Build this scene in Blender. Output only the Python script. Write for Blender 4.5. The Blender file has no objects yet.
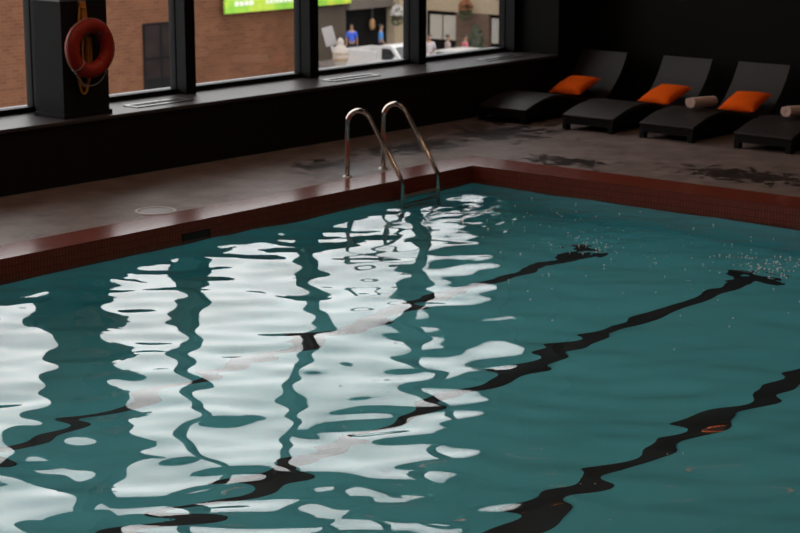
import bpy, bmesh, math, random
import numpy as np
from mathutils import Vector, Matrix
PI = math.pi
scene = bpy.context.scene
C = scene.collection
random.seed(7)

# ------------------------------------------------------------------ materials
def new_mat(name):
    m = bpy.data.materials.new(name); m.use_nodes = True
    nt = m.node_tree; nt.nodes.clear()
    out = nt.nodes.new('ShaderNodeOutputMaterial')
    return m, nt, out

def N(nt, t, **kw):
    n = nt.nodes.new('ShaderNode' + t)
    for k, v in kw.items(): setattr(n, k, v)
    return n

def principled(name, col, rough=0.5, metal=0.0, noise=0.0, nscale=8.0, bump=0.0, bscale=40.0, spec=0.5, emit=None):
    """plain procedural surface: colour broken up by noise, with an optional fine bump"""
    m, nt, out = new_mat(name)
    b = N(nt, 'BsdfPrincipled'); nt.links.new(b.outputs[0], out.inputs[0])
    b.inputs['Roughness'].default_value = rough
    b.inputs['Metallic'].default_value = metal
    b.inputs['Specular IOR Level'].default_value = spec
    tc = N(nt, 'TexCoord')
    c = (*col, 1)
    if noise > 0:
        nz = N(nt, 'TexNoise'); nz.inputs['Scale'].default_value = nscale; nz.inputs['Detail'].default_value = 5
        nt.links.new(tc.outputs['Object'], nz.inputs['Vector'])
        mx = N(nt, 'Mix', data_type='RGBA')
        mx.inputs[6].default_value = (*[v * (1 - noise) for v in col], 1)
        mx.inputs[7].default_value = (*[min(1, v * (1 + noise)) for v in col], 1)
        nt.links.new(nz.outputs['Fac'], mx.inputs[0]); nt.links.new(mx.outputs[2], b.inputs['Base Color'])
    else:
        b.inputs['Base Color'].default_value = c
    if bump > 0:
        n2 = N(nt, 'TexNoise'); n2.inputs['Scale'].default_value = bscale; n2.inputs['Detail'].default_value = 3
        nt.links.new(tc.outputs['Object'], n2.inputs['Vector'])
        bp = N(nt, 'Bump'); bp.inputs['Strength'].default_value = bump; bp.inputs['Distance'].default_value = 0.01
        nt.links.new(n2.outputs['Fac'], bp.inputs['Height']); nt.links.new(bp.outputs[0], b.inputs['Normal'])
    if emit:
        b.inputs['Emission Color'].default_value = (*emit[:3], 1); b.inputs['Emission Strength'].default_value = emit[3]
    return m

def brick_mat(name, c1, c2, mortar, w, h, msize, rough, axes='xz', offset=0.5, bump=0.3, noise=0.0, spec=0.5):
    m, nt, out = new_mat(name)
    b = N(nt, 'BsdfPrincipled'); nt.links.new(b.outputs[0], out.inputs[0])
    b.inputs['Roughness'].default_value = rough; b.inputs['Specular IOR Level'].default_value = spec
    tc = N(nt, 'TexCoord'); sp = N(nt, 'SeparateXYZ'); cb = N(nt, 'CombineXYZ')
    nt.links.new(tc.outputs['Object'], sp.inputs[0])
    nt.links.new(sp.outputs['xyz'.index(axes[0])], cb.inputs[0]); nt.links.new(sp.outputs['xyz'.index(axes[1])], cb.inputs[1])
    br = N(nt, 'TexBrick'); br.offset = offset
    br.inputs['Color1'].default_value = (*c1, 1); br.inputs['Color2'].default_value = (*c2, 1); br.inputs['Mortar'].default_value = (*mortar, 1)
    br.inputs['Scale'].default_value = 1; br.inputs['Mortar Size'].default_value = msize
    br.inputs['Brick Width'].default_value = w; br.inputs['Row Height'].default_value = h
    nt.links.new(cb.outputs[0], br.inputs['Vector'])
    col = br.outputs['Color']
    if noise > 0:
        nz = N(nt, 'TexNoise'); nz.inputs['Scale'].default_value = 0.6; nz.inputs['Detail'].default_value = 6
        nt.links.new(tc.outputs['Object'], nz.inputs['Vector'])
        mr = N(nt, 'MapRange'); mr.inputs[3].default_value = 1 - noise; mr.inputs[4].default_value = 1 + noise
        nt.links.new(nz.outputs['Fac'], mr.inputs[0])
        mx = N(nt, 'VectorMath', operation='SCALE'); nt.links.new(col, mx.inputs[0]); nt.links.new(mr.outputs[0], mx.inputs[3])
        col = mx.outputs[0]
    nt.links.new(col, b.inputs['Base Color'])
    bp = N(nt, 'Bump'); bp.inputs['Strength'].default_value = bump; bp.inputs['Distance'].default_value = 0.004; bp.invert = True
    nt.links.new(br.outputs['Fac'], bp.inputs['Height']); nt.links.new(bp.outputs[0], b.inputs['Normal'])
    return m

M = {}
M['dark_wall'] = principled('dark_wall_paint', (.0085, .0085, .0078), .8, noise=.15, nscale=3, bump=.08, spec=.12)
M['front_wall'] = principled('low_wall_paint', (.0075, .0070, .0066), .7, noise=.2, nscale=3, spec=.2)
M['pale_wall'] = principled('room_wall_paint', (.10, .09, .08), .7, noise=.1, nscale=2)
M['ceiling'] = principled('ceiling_paint', (.02, .02, .02), .8, noise=.1, nscale=2)
M['pillar'] = principled('pillar_paint', (.0135, .0135, .014), .7, noise=.12, nscale=4, bump=.08, spec=.15)
M['sill'] = principled('sill_stone', (.052, .044, .046), .45, noise=.5, nscale=22, bump=.15, bscale=60, spec=.35)
M['frame'] = principled('window_frame_metal', (.0050, .0052, .0055), .55, noise=.2, nscale=6, spec=.15)
M['ledge'] = principled('outer_ledge_metal', (.13, .13, .145), .5, noise=.1, nscale=4)
M['vent'] = principled('vent_metal', (.32, .34, .33), .3, metal=.8, noise=.1, nscale=10)
M['steel'] = principled('polished_steel', (.66, .57, .50), .13, metal=1.0, noise=.08, nscale=20)
M['steel_worn'] = principled('worn_steel', (.45, .43, .40), .35, metal=1.0, noise=.2, nscale=20)
M['black'] = principled('black_void', (.004, .004, .004), .8, noise=.2)
M['ring'] = principled('ring_red', (.36, .026, .014), .45, noise=.12, nscale=5, bump=.05, spec=.25)
M['ring_line'] = principled('grab_line_white', (.35, .33, .30), .8, noise=.2, nscale=60)
M['rope'] = principled('rope_ochre', (.75, .29, .05), .85, noise=.35, nscale=60, bump=.5, bscale=160)
M['cushion'] = principled('cushion_orange', (.95, .125, .008), .9, noise=.05, nscale=40, bump=.3, bscale=300, spec=.05)
M['towel'] = principled('towel_pink', (.95, .68, .60), .95, noise=.1, nscale=40, bump=.8, bscale=220)
M['lane'] = principled('lane_tile_black', (.006, .007, .010), .5, noise=.2, nscale=10)
M['grey_lid'] = principled('lid_plastic', (.16, .145, .14), .35, noise=.2, nscale=20)
M['lid_rim'] = principled('lid_rim_metal', (.42, .40, .40), .3, noise=.2, nscale=20)

def wicker_mat():
    m, nt, out = new_mat('wicker_dark_brown')
    b = N(nt, 'BsdfPrincipled'); nt.links.new(b.outputs[0], out.inputs[0]); b.inputs['Roughness'].default_value = .42; b.inputs['Specular IOR Level'].default_value = .38
    tc = N(nt, 'TexCoord'); br = N(nt, 'TexBrick'); br.offset = .5
    sp = N(nt, 'SeparateXYZ'); cb = N(nt, 'CombineXYZ'); ad = N(nt, 'Math', operation='ADD')
    nt.links.new(tc.outputs['Object'], sp.inputs[0])
    nt.links.new(sp.outputs[0], ad.inputs[0]); nt.links.new(sp.outputs[2], ad.inputs[1])
    nt.links.new(ad.outputs[0], cb.inputs[0]); nt.links.new(sp.outputs[1], cb.inputs[1])
    nt.links.new(cb.outputs[0], br.inputs['Vector'])
    br.inputs['Scale'].default_value = 1; br.inputs['Brick Width'].default_value = .03; br.inputs['Row Height'].default_value = .012
    br.inputs['Mortar Size'].default_value = .0015
    br.inputs['Color1'].default_value = (.030, .022, .020, 1); br.inputs['Color2'].default_value = (.022, .016, .0145, 1); br.inputs['Mortar'].default_value = (.008, .006, .0055, 1)
    nt.links.new(br.outputs['Color'], b.inputs['Base Color'])
    bp = N(nt, 'Bump'); bp.invert = True; bp.inputs['Strength'].default_value = .4; bp.inputs['Distance'].default_value = .004
    nt.links.new(br.outputs['Fac'], bp.inputs['Height']); nt.links.new(bp.outputs[0], b.inputs['Normal'])
    return m
M['wicker'] = wicker_mat()
M['wicker_side'] = principled('wicker_frame_dark', (.0055, .0045, .0042), .7, noise=.3, nscale=50, bump=.3, bscale=120, spec=.15)

def deck_mat():
    m, nt, out = new_mat('deck_stone')
    b = N(nt, 'BsdfPrincipled'); nt.links.new(b.outputs[0], out.inputs[0])
    tc = N(nt, 'TexCoord')
    n1 = N(nt, 'TexNoise'); n1.inputs['Scale'].default_value = 1.1; n1.inputs['Detail'].default_value = 7; n1.inputs['Roughness'].default_value = .62
    n2 = N(nt, 'TexNoise'); n2.inputs['Scale'].default_value = 3.5; n2.inputs['Detail'].default_value = 10; n2.inputs['Roughness'].default_value = .68
    nt.links.new(tc.outputs['Object'], n1.inputs['Vector']); nt.links.new(tc.outputs['Object'], n2.inputs['Vector'])
    base = N(nt, 'ValToRGB'); nt.links.new(n2.outputs['Fac'], base.inputs[0])
    base.color_ramp.elements[0].position = .32; base.color_ramp.elements[0].color = (.095, .070, .063, 1)
    base.color_ramp.elements[1].position = .68; base.color_ramp.elements[1].color = (.205, .150, .135, 1)
    # wet patches: puddle mask near the ladder and along the loungers
    def spot(cx, cy, rx, ry):
        mp = N(nt, 'Mapping'); mp.vector_type = 'TEXTURE'
        mp.inputs['Location'].default_value = (cx, cy, 0); mp.inputs['Scale'].default_value = (rx, ry, 1)
        nt.links.new(tc.outputs['Object'], mp.inputs['Vector'])
        g = N(nt, 'TexGradient'); g.gradient_type = 'SPHERICAL'; nt.links.new(mp.outputs[0], g.inputs[0])
        return g.outputs['Fac']
    acc = None
    for s in [(-1.0, 1.15, .75, .75), (.55, 1.35, 1.5, .6), (2.2, 1.25, 1.3, .9), (1.35, -2.6, .6, 1.3), (1.6, -4.4, .8, 1.6), (-1.2, .68, .6, .3), (3.2, 1.9, .8, .7), (.9, -.6, .5, .9)]:
        o = spot(*s)
        if acc is None: acc = o
        else:
            mx = N(nt, 'Math', operation='MAXIMUM'); nt.links.new(acc, mx.inputs[0]); nt.links.new(o, mx.inputs[1]); acc = mx.outputs[0]
    n3 = N(nt, 'TexNoise'); n3.inputs['Scale'].default_value = 5.3; n3.inputs['Detail'].default_value = 9; n3.inputs['Roughness'].default_value = .72
    nt.links.new(tc.outputs['Object'], n3.inputs['Vector'])
    sc = N(nt, 'MapRange'); sc.inputs[1].default_value = .3; sc.inputs[2].default_value = .7; sc.inputs[3].default_value = -.75; sc.inputs[4].default_value = .8
    nt.links.new(n3.outputs['Fac'], sc.inputs[0])
    sm = N(nt, 'Math', operation='ADD'); nt.links.new(acc, sm.inputs[0]); nt.links.new(sc.outputs[0], sm.inputs[1])
    wet = N(nt, 'MapRange'); wet.interpolation_type = 'SMOOTHSTEP'; wet.inputs[1].default_value = .42; wet.inputs[2].default_value = .56
    nt.links.new(sm.outputs[0], wet.inputs[0])
    mixc = N(nt, 'Mix', data_type='RGBA'); mixc.inputs[7].default_value = (.028, .020, .018, 1)
    nt.links.new(wet.outputs[0], mixc.inputs[0]); nt.links.new(base.outputs[0], mixc.inputs[6])
    nt.links.new(mixc.outputs[2], b.inputs['Base Color'])
    rr = N(nt, 'MapRange'); rr.inputs[1].default_value = .3; rr.inputs[2].default_value = .7; rr.inputs[3].default_value = .42; rr.inputs[4].default_value = .6
    nt.links.new(n1.outputs['Fac'], rr.inputs[0])
    mixr = N(nt, 'Mix'); mixr.inputs[3].default_value = .3
    nt.links.new(wet.outputs[0], mixr.inputs[0]); nt.links.new(rr.outputs[0], mixr.inputs[2]); nt.links.new(mixr.outputs[0], b.inputs['Roughness'])
    bp = N(nt, 'Bump'); bp.inputs['Strength'].default_value = .35; bp.inputs['Distance'].default_value = .01
    nt.links.new(n2.outputs['Fac'], bp.inputs['Height']); nt.links.new(bp.outputs[0], b.inputs['Normal'])
    return m
M['deck'] = deck_mat()
RED1, RED2, REDM = (.20, .038, .020), (.16, .030, .016), (.10, .022, .013)
M['cope_top'] = brick_mat('coping_tile_top', RED1, RED2, REDM, (.05), .05, .003, .20, 'xy', 0, .35)
M['cope_x'] = brick_mat('coping_tile_long_side', RED1, RED2, (.075, .016, .009), .034, .07, .004, .4, 'xz', 0, .4, 0, .2)
M['cope_y'] = brick_mat('coping_tile_short_side', RED1, RED2, (.075, .016, .009), .034, .07, .004, .4, 'yz', 0, .4, 0, .2)
TEAL = (.135, .625, .725)
M['basin'] = principled('basin_teal', TEAL, .6, noise=.05, nscale=1.2)

def water_mat():
    m, nt, out = new_mat('pool_water')
    g = N(nt, 'BsdfGlass'); g.inputs['IOR'].default_value = 1.333; g.inputs['Roughness'].default_value = 0
    g.inputs['Color'].default_value = (.97, 1, 1, 1)
    nt.links.new(g.outputs[0], out.inputs[0])
    return m
M['water'] = water_mat()

def glass_mat():
    m, nt, out = new_mat('window_glass')
    t = N(nt, 'BsdfTransparent'); t.inputs[0].default_value = (.96, .97, .97, 1)
    g = N(nt, 'BsdfGlossy'); g.inputs['Roughness'].default_value = .01
    f = N(nt, 'Fresnel'); f.inputs[0].default_value = 1.25
    mx = N(nt, 'MixShader'); nt.links.new(f.outputs[0], mx.inputs[0]); nt.links.new(t.outputs[0], mx.inputs[1]); nt.links.new(g.outputs[0], mx.inputs[2])
    nt.links.new(mx.outputs[0], out.inputs[0])
    return m
M['glass'] = glass_mat()

# exterior
M['brick'] = brick_mat('brick_red_brown', (.125, .053, .027), (.092, .037, .020), (.13, .070, .043), .42, .14, .014, .9, 'xz', .5, .3, .35, spec=.08)
M['brick_side'] = brick_mat('brick_brown_pier', (.155, .095, .070), (.125, .075, .055), (.17, .12, .09), .42, .14, .02, .9, 'yz', .5, .3, .2, spec=.08)
M['pavement'] = principled('pavement_concrete', (.16, .135, .125), .9, noise=.25, nscale=.5, spec=.08)
M['beige'] = principled('beige_render', (.42, .335, .235), .9, noise=.12, nscale=.8, spec=.08)
M['shop_brown'] = principled('shop_brown_cladding', (.085, .068, .055), .8, noise=.25, nscale=.8, spec=.08)
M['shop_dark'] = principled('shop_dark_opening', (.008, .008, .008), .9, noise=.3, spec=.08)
M['shop_grey'] = principled('shop_grey_fascia', (.13, .11, .095), .8, noise=.2, nscale=.8, spec=.08)
M['pane_pale'] = principled('shop_pane_pale', (.50, .47, .42), .3, noise=.1, nscale=.7)
M['pane_dark'] = principled('shop_pane_dark', (.016, .011, .010), .8, noise=.8, nscale=.9, spec=.1)
M['white_paint'] = principled('vehicle_white', (.44, .43, .42), .3, noise=.04, nscale=2)
M['car_glass'] = principled('vehicle_glass', (.02, .025, .028), .1)
M['tyre'] = principled('tyre_rubber', (.012, .012, .012), .8, noise=.2)
M['chrome'] = principled('chrome_trim', (.6, .6, .6), .2, metal=1)
M['lamp_white'] = principled('lamp_globe_white', (.28, .245, .21), .5, noise=.08, nscale=4)
M['lamp_tan'] = principled('lamp_globe_tan_band', (.22, .16, .10), .5)
M['iron'] = principled('post_dark_iron', (.03, .03, .03), .5, noise=.2)
M['sign_grey'] = principled('sign_panel_grey', (.24, .225, .22), .6, noise=.1, nscale=2)
M['post_grey'] = principled('post_grey_metal', (.30, .28, .28), .6, noise=.1)
M['leaf'] = principled('leaf_green', (.050, .085, .030), .8, noise=.5, nscale=5)
M['shrub'] = principled('shrub_dark_green', (.075, .085, .055), .85, noise=.5, nscale=6)
M['petal_orange'] = principled('petal_orange', (.32, .12, .05), .8, noise=.4, nscale=8)
M['petal_white'] = principled('petal_white', (.62, .60, .57), .8, noise=.15, nscale=8)
M['pot'] = principled('planter_clay', (.16, .10, .07), .8, noise=.2)
M['skin'] = principled('skin_tone', (.30, .16, .11), .6, noise=.05)
M['hair'] = principled('hair_dark', (.02, .014, .01), .6, noise=.3)
M['blue_cloth'] = principled('cloth_royal_blue', (.045, .10, .52), .9, noise=.15)
M['sky_cloth'] = principled('cloth_bright_blue', (.06, .22, .55), .9, noise=.15)
M['white_cloth'] = principled('cloth_white', (.5, .46, .48), .9, noise=.08)
M['grey_cloth'] = principled('cloth_grey', (.34, .28, .27), .9, noise=.1)
M['pink_cloth'] = principled('cloth_pink', (.52, .12, .17), .9, noise=.1)
M['dark_cloth'] = principled('cloth_dark', (.025, .025, .035), .9, noise=.2)

def banner_mat():
    m, nt, out = new_mat('banner_green')
    b = N(nt, 'BsdfPrincipled'); nt.links.new(b.outputs[0], out.inputs[0]); b.inputs['Roughness'].default_value = .6
    tc = N(nt, 'TexCoord'); nz = N(nt, 'TexNoise'); nz.inputs['Scale'].default_value = .55; nz.inputs['Detail'].default_value = 2; nz.inputs['Distortion'].default_value = 1.5
    nt.links.new(tc.outputs['Object'], nz.inputs['Vector'])
    r = N(nt, 'ValToRGB'); nt.links.new(nz.outputs['Fac'], r.inputs[0])
    e = r.color_ramp.elements
    e[0].position = .3; e[0].color = (.17, .42, .035, 1); e[1].position = .72; e[1].color = (.58, .60, .06, 1)
    k = e.new(.52); k.color = (.26, .52, .045, 1)
    nt.links.new(r.outputs[0], b.inputs['Base Color'])
    return m
M['banner'] = banner_mat()

# ------------------------------------------------------------------ mesh helpers
def add_box(bm, x0, x1, y0, y1, z0, z1, mi=0):
    vs = [bm.verts.new(p) for p in ((x0,y0,z0),(x1,y0,z0),(x1,y1,z0),(x0,y1,z0),(x0,y0,z1),(x1,y0,z1),(x1,y1,z1),(x0,y1,z1))]
    for f in ((0,3,2,1),(4,5,6,7),(0,1,5,4),(1,2,6,5),(2,3,7,6),(3,0,4,7)):
        fc = bm.faces.new([vs[i] for i in f]); fc.material_index = mi

def add_prism(bm, pts, y0, y1):
    """closed x-z outline pulled along y"""
    a = [bm.verts.new((x, y0, z)) for x, z in pts]; b = [bm.verts.new((x, y1, z)) for x, z in pts]
    n = len(pts)
    bm.faces.new(a); bm.faces.new(b[::-1])
    for i in range(n): bm.faces.new((a[i], b[i], b[(i+1) % n], a[(i+1) % n]))
    bmesh.ops.recalc_face_normals(bm, faces=bm.faces[:])

def add_tube(bm, pts, r, seg=12, closed=False, caps=True):
    pts = [Vector(p) for p in pts]; n = len(pts); rings = []
    rs = r if isinstance(r, (list, tuple)) else [r] * n
    up = None
    for i, p in enumerate(pts):
        if closed: t = (pts[(i+1) % n] - pts[i-1]).normalized()
        else: t = (pts[min(i+1, n-1)] - pts[max(i-1, 0)]).normalized()
        if up is None:
            up = Vector((0,0,1)) if abs(t.z) < .9 else Vector((1,0,0))
        s = t.cross(up).normalized(); up = s.cross(t).normalized()
        rings.append([bm.verts.new(p + rs[i] * (math.cos(2*PI*k/seg) * s + math.sin(2*PI*k/seg) * up)) for k in range(seg)])
    m = n if closed else n - 1
    for i in range(m):
        a, b = rings[i], rings[(i+1) % n]
        for k in range(seg): bm.faces.new((a[k], a[(k+1) % seg], b[(k+1) % seg], b[k]))
    if not closed and caps:
        bm.faces.new(rings[0][::-1]); bm.faces.new(rings[-1])

def add_lathe(bm, prof, cx=0, cy=0, seg=24):
    """(r, z) outline turned round the z axis"""
    rings = []
    for r, z in prof:
        if r < 1e-6: rings.append([bm.verts.new((cx, cy, z))])
        else: rings.append([bm.verts.new((cx + r*math.cos(2*PI*k/seg), cy + r*math.sin(2*PI*k/seg), z)) for k in range(seg)])
    for a, b in zip(rings, rings[1:]):
        for k in range(seg):
            k2 = (k+1) % seg
            if len(a) == 1 and len(b) == 1: continue
            if len(a) == 1: bm.faces.new((a[0], b[k], b[k2]))
            elif len(b) == 1: bm.faces.new((a[k], b[0], a[k2]))
            else: bm.faces.new((a[k], b[k], b[k2], a[k2]))
    bmesh.ops.recalc_face_normals(bm, faces=bm.faces[:])

def obj(name, bm, mat, parent=None, smooth=False, bevel=0.0, loc=None):
    bmesh.ops.recalc_face_normals(bm, faces=bm.faces[:])
    me = bpy.data.meshes.new(name); bm.to_mesh(me); bm.free()
    for mm in (mat if isinstance(mat, (list, tuple)) else [mat]): me.materials.append(mm)
    if smooth:
        me.polygons.foreach_set('use_smooth', [True] * len(me.polygons))
    o = bpy.data.objects.new(name, me); C.objects.link(o)
    if parent: o.parent = parent
    if loc: o.location = loc
    if bevel > 0:
        b = o.modifiers.new('bevel', 'BEVEL'); b.width = bevel; b.segments = 2; b.limit_method = 'ANGLE'
    return o

def box_obj(name, dims, mat, parent=None, bevel=0.0):
    bm = bmesh.new(); add_box(bm, *dims); return obj(name, bm, mat, parent, bevel=bevel)

def thing(name, label, cat, loc=(0,0,0), rotz=0, group=None):
    o = bpy.data.objects.new(name, None); C.objects.link(o); o.empty_display_size = .1
    o.location = loc; o.rotation_euler = (0, 0, rotz); return tag(o, label, cat, group)

def tag(o, label, cat, group=None):
    o['label'] = label; o['category'] = cat
    if group: o['group'] = group
    return o

def struct(o, label=None):
    o['kind'] = 'structure'
    if label: o['label'] = label
    return o

def dup(root, loc, rotz, label):
    r = root.copy(); C.objects.link(r); r.location = loc; r.rotation_euler = (0, 0, rotz); r['label'] = label
    for ch in list(root.children):
        c = ch.copy(); C.objects.link(c); c.parent = r
        for g in list(ch.children):
            d = g.copy(); C.objects.link(d); d.parent = c
    return r

# ------------------------------------------------------------------ dimensions (metres; pool corner at the origin)
W = 3.26          # window glass plane, y
SF = 2.37         # front of the low wall under the windows
SZ = .669         # sill top
D = 5.5           # dark wall
HW = .175         # water below the deck
ZT = 4.70         # window head
ZC = 5.05         # ceiling
SPOT_W = 80.0
X0, Y0 = -19.0, -15.0
PX, PY = -14.2, -10.2   # far ends of the pool

# ------------------------------------------------------------------ setting
# deck: four slabs round the pool, one mesh
CW, CW2 = .46, .55
bm = bmesh.new()
add_box(bm, X0, D, CW, W, -.3, 0); add_box(bm, CW2, D, Y0, CW, -.3, 0)
add_box(bm, X0, PX - CW, Y0, CW, -.3, 0); add_box(bm, PX - CW, CW2, Y0, PY - CW, -.3, 0)
struct(obj('floor', bm, M['deck']))
# coping
bm = bmesh.new()
add_box(bm, PX - CW, CW2, 0, CW, -.3, .004, 0)
add_box(bm, 0, CW2, PY - CW, 0, -.3, .004, 0)
add_box(bm, PX - CW, PX, PY - CW, 0, -.3, .004, 0); add_box(bm, PX, 0, PY - CW, PY, -.3, .004, 0)
bm.normal_update()
for f in bm.faces:
    if abs(f.normal.y) > .5: f.material_index = 1
    elif abs(f.normal.x) > .5: f.material_index = 2
struct(obj('pool_coping', bm, [M['cope_top'], M['cope_x'], M['cope_y']]))
# basin, floor falling from 1.2 m to 2.1 m under water
def bz(x): return -HW - 1.2 + .6 * (x / 9.0)
bm = bmesh.new()
v = {}
for i, (x, y) in enumerate(((0, 0), (PX, 0), (PX, PY), (0, PY))):
    v[i] = (bm.verts.new((x, y, -.3)), bm.verts.new((x, y, bz(x))))
for i in range(4):
    j = (i+1) % 4
    bm.faces.new((v[i][0], v[j][0], v[j][1], v[i][1]))
bm.faces.new([v[i][1] for i in range(4)])
basin = struct(obj('pool_basin', bm, M['basin']))
for yy, tl in ((-2.26, .20), (-4.08, .28), (-5.86, .28)):
    bm = bmesh.new()
    for (xa, xb, w) in ((-13.2, -.98, .088), (-1.12, -.92, tl)):
        vs = [bm.verts.new((x, y, bz(x) + dz)) for dz in (.0, .006) for x, y in ((xa, yy-w), (xb, yy-w), (xb, yy+w), (xa, yy+w))]
        for f in ((0,3,2,1),(4,5,6,7),(0,1,5,4),(1,2,6,5),(2,3,7,6),(3,0,4,7)): bm.faces.new([vs[q] for q in f])
    obj('lane_marking', bm, M['lane'], basin)
# skimmer mouth in the long side of the pool
sk = struct(box_obj('skimmer_opening', (-4.32, -4.0, -.004, .05, -.168, -.105), M['black']))
bm = bmesh.new()
for d in ((-4.34,-4.32,-.008,.02,-.172,-.10),(-4.0,-3.98,-.008,.02,-.172,-.10),(-4.34,-3.98,-.008,.02,-.105,-.097)): add_box(bm, *d)
obj('surround', bm, M['front_wall'], sk)

# low wall, sill, upper wall
struct(box_obj('wall_back', (X0, D, SF + .02, W + .1, -.3, SZ - .04), M['front_wall']))
struct(box_obj('trim_1', (X0, 4.88, SF, W + .02, SZ - .04, SZ), M['sill'], bevel=.008), 'grey stone window sill')
struct(box_obj('wall_above_windows', (X0, D, W - .25, W + .12, ZT, ZC + .1), M['dark_wall']))
struct(box_obj('wall_right', (D, D + .2, Y0 - .2, W + .2, -.3, ZC + .1), M['dark_wall']))
struct(box_obj('wall_left', (X0 - .2, X0, Y0 - .2, W + .2, -.3, ZC + .1), M['pale_wall']))
struct(box_obj('wall_front', (X0, D, Y0 - .2, Y0, -.3, ZC + .1), M['pale_wall']))
ceil = struct(box_obj('ceiling', (X0, D, Y0, W + .12, ZC, ZC + .15), M['ceiling']))
struct(box_obj('baseboard_right', (D - .02, D, Y0, SF, 0, .1), M['front_wall']))
# pillars
bm = bmesh.new(); add_box(bm, -3.605, -2.995, 2.50, 2.95, SZ, ZC); pil = struct(obj('pillar', bm, M['pillar'], bevel=.006))
bm = bmesh.new(); add_box(bm, -3.62, -2.975, 2.48, 2.965, SZ, SZ + .045); obj('base_trim', bm, M['pillar'], pil, bevel=.004)
bm = bmesh.new(); add_box(bm, -3.615, -2.985, 2.492, 2.955, 1.865, 1.95); obj('collar', bm, M['ledge'], pil, bevel=.004)
struct(box_obj('pillar', (4.88, D, SF, W + .1, -.3, ZC), M['dark_wall'], bevel=.006))
struct(box_obj('pillar', (-11.9, -11.25, 2.5, W + .1, SZ, ZC), M['pillar'], bevel=.006))
# windows: frame, mullion, pane
mull = [-13.69, -11.6, -9.54, -7.48, -5.42, -3.36, -1.305, .75, 2.81, 4.86]
for i in range(len(mull) - 1):
    a, b = mull[i], mull[i+1]
    bm = bmesh.new()
    add_box(bm, a, b, W - .06, W + .06, SZ, SZ + .055); add_box(bm, a, b, W - .06, W + .06, ZT - .06, ZT)
    w = struct(obj(f'window_{i+1}', bm, M['frame'], bevel=.004))
    bm = bmesh.new(); add_box(bm, b - .072, b + .082, W - .21, W + .06, SZ, ZT)
    add_box(bm, b - .08, b + .085, W - .05, W + .03, SZ, ZT)
    obj('mullion', bm, M['frame'], w, bevel=.004)
    box_obj('glass_pane', (a + .04, b - .04, W - .004, W + .004, SZ + .05, ZT - .05), M['glass'], w)
    box_obj('outer_ledge', (a, b, W + .065, W + .22, SZ - .03, SZ + .040), M['ledge'], w)

# ceiling downlights (seen only as warm glints on the water)
M['warm'] = principled('warm_lamp_reflector', (.8, .4, .2), .5, emit=(1.0, .20, .06, 2.8))
spots = [(x, .9, .45) for x in (-10.2, -7.7, -5.2, -2.7, -.2, 2.3)] + [(3.3, y, .33) for y in (-1.3, -3.8, -6.3, -8.8)] + [(x, y, .8) for x in (-11, -8, -5, -2) for y in (-2.0, -5.0, -8.0)]
for (x, y, w) in spots:
    bm = bmesh.new(); add_lathe(bm, [(.145, ZC + .0), (.155, ZC - .012), (.185, ZC - .014), (.19, ZC)], x, y)
    l = struct(obj('ceiling_light', bm, M['steel_worn'], ceil))
    bm = bmesh.new(); add_lathe(bm, [(.15, ZC - .005), (.15, ZC - .06), (.142, ZC - .06), (.142, ZC - .005)], x, y)
    obj('reflector', bm, M['warm'], l)
    ld = bpy.data.lights.new('downlight', 'SPOT'); ld.energy = SPOT_W*w; ld.color = (1.0, .70, .50); ld.spot_size = math.radians(125); ld.spot_blend = .6
    ld.shadow_soft_size = .06; ld.cycles.use_multiple_importance_sampling = False
    lo_ = bpy.data.objects.new('downlight', ld); C.objects.link(lo_); lo_.location = (x, y, ZC - .07)

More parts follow.
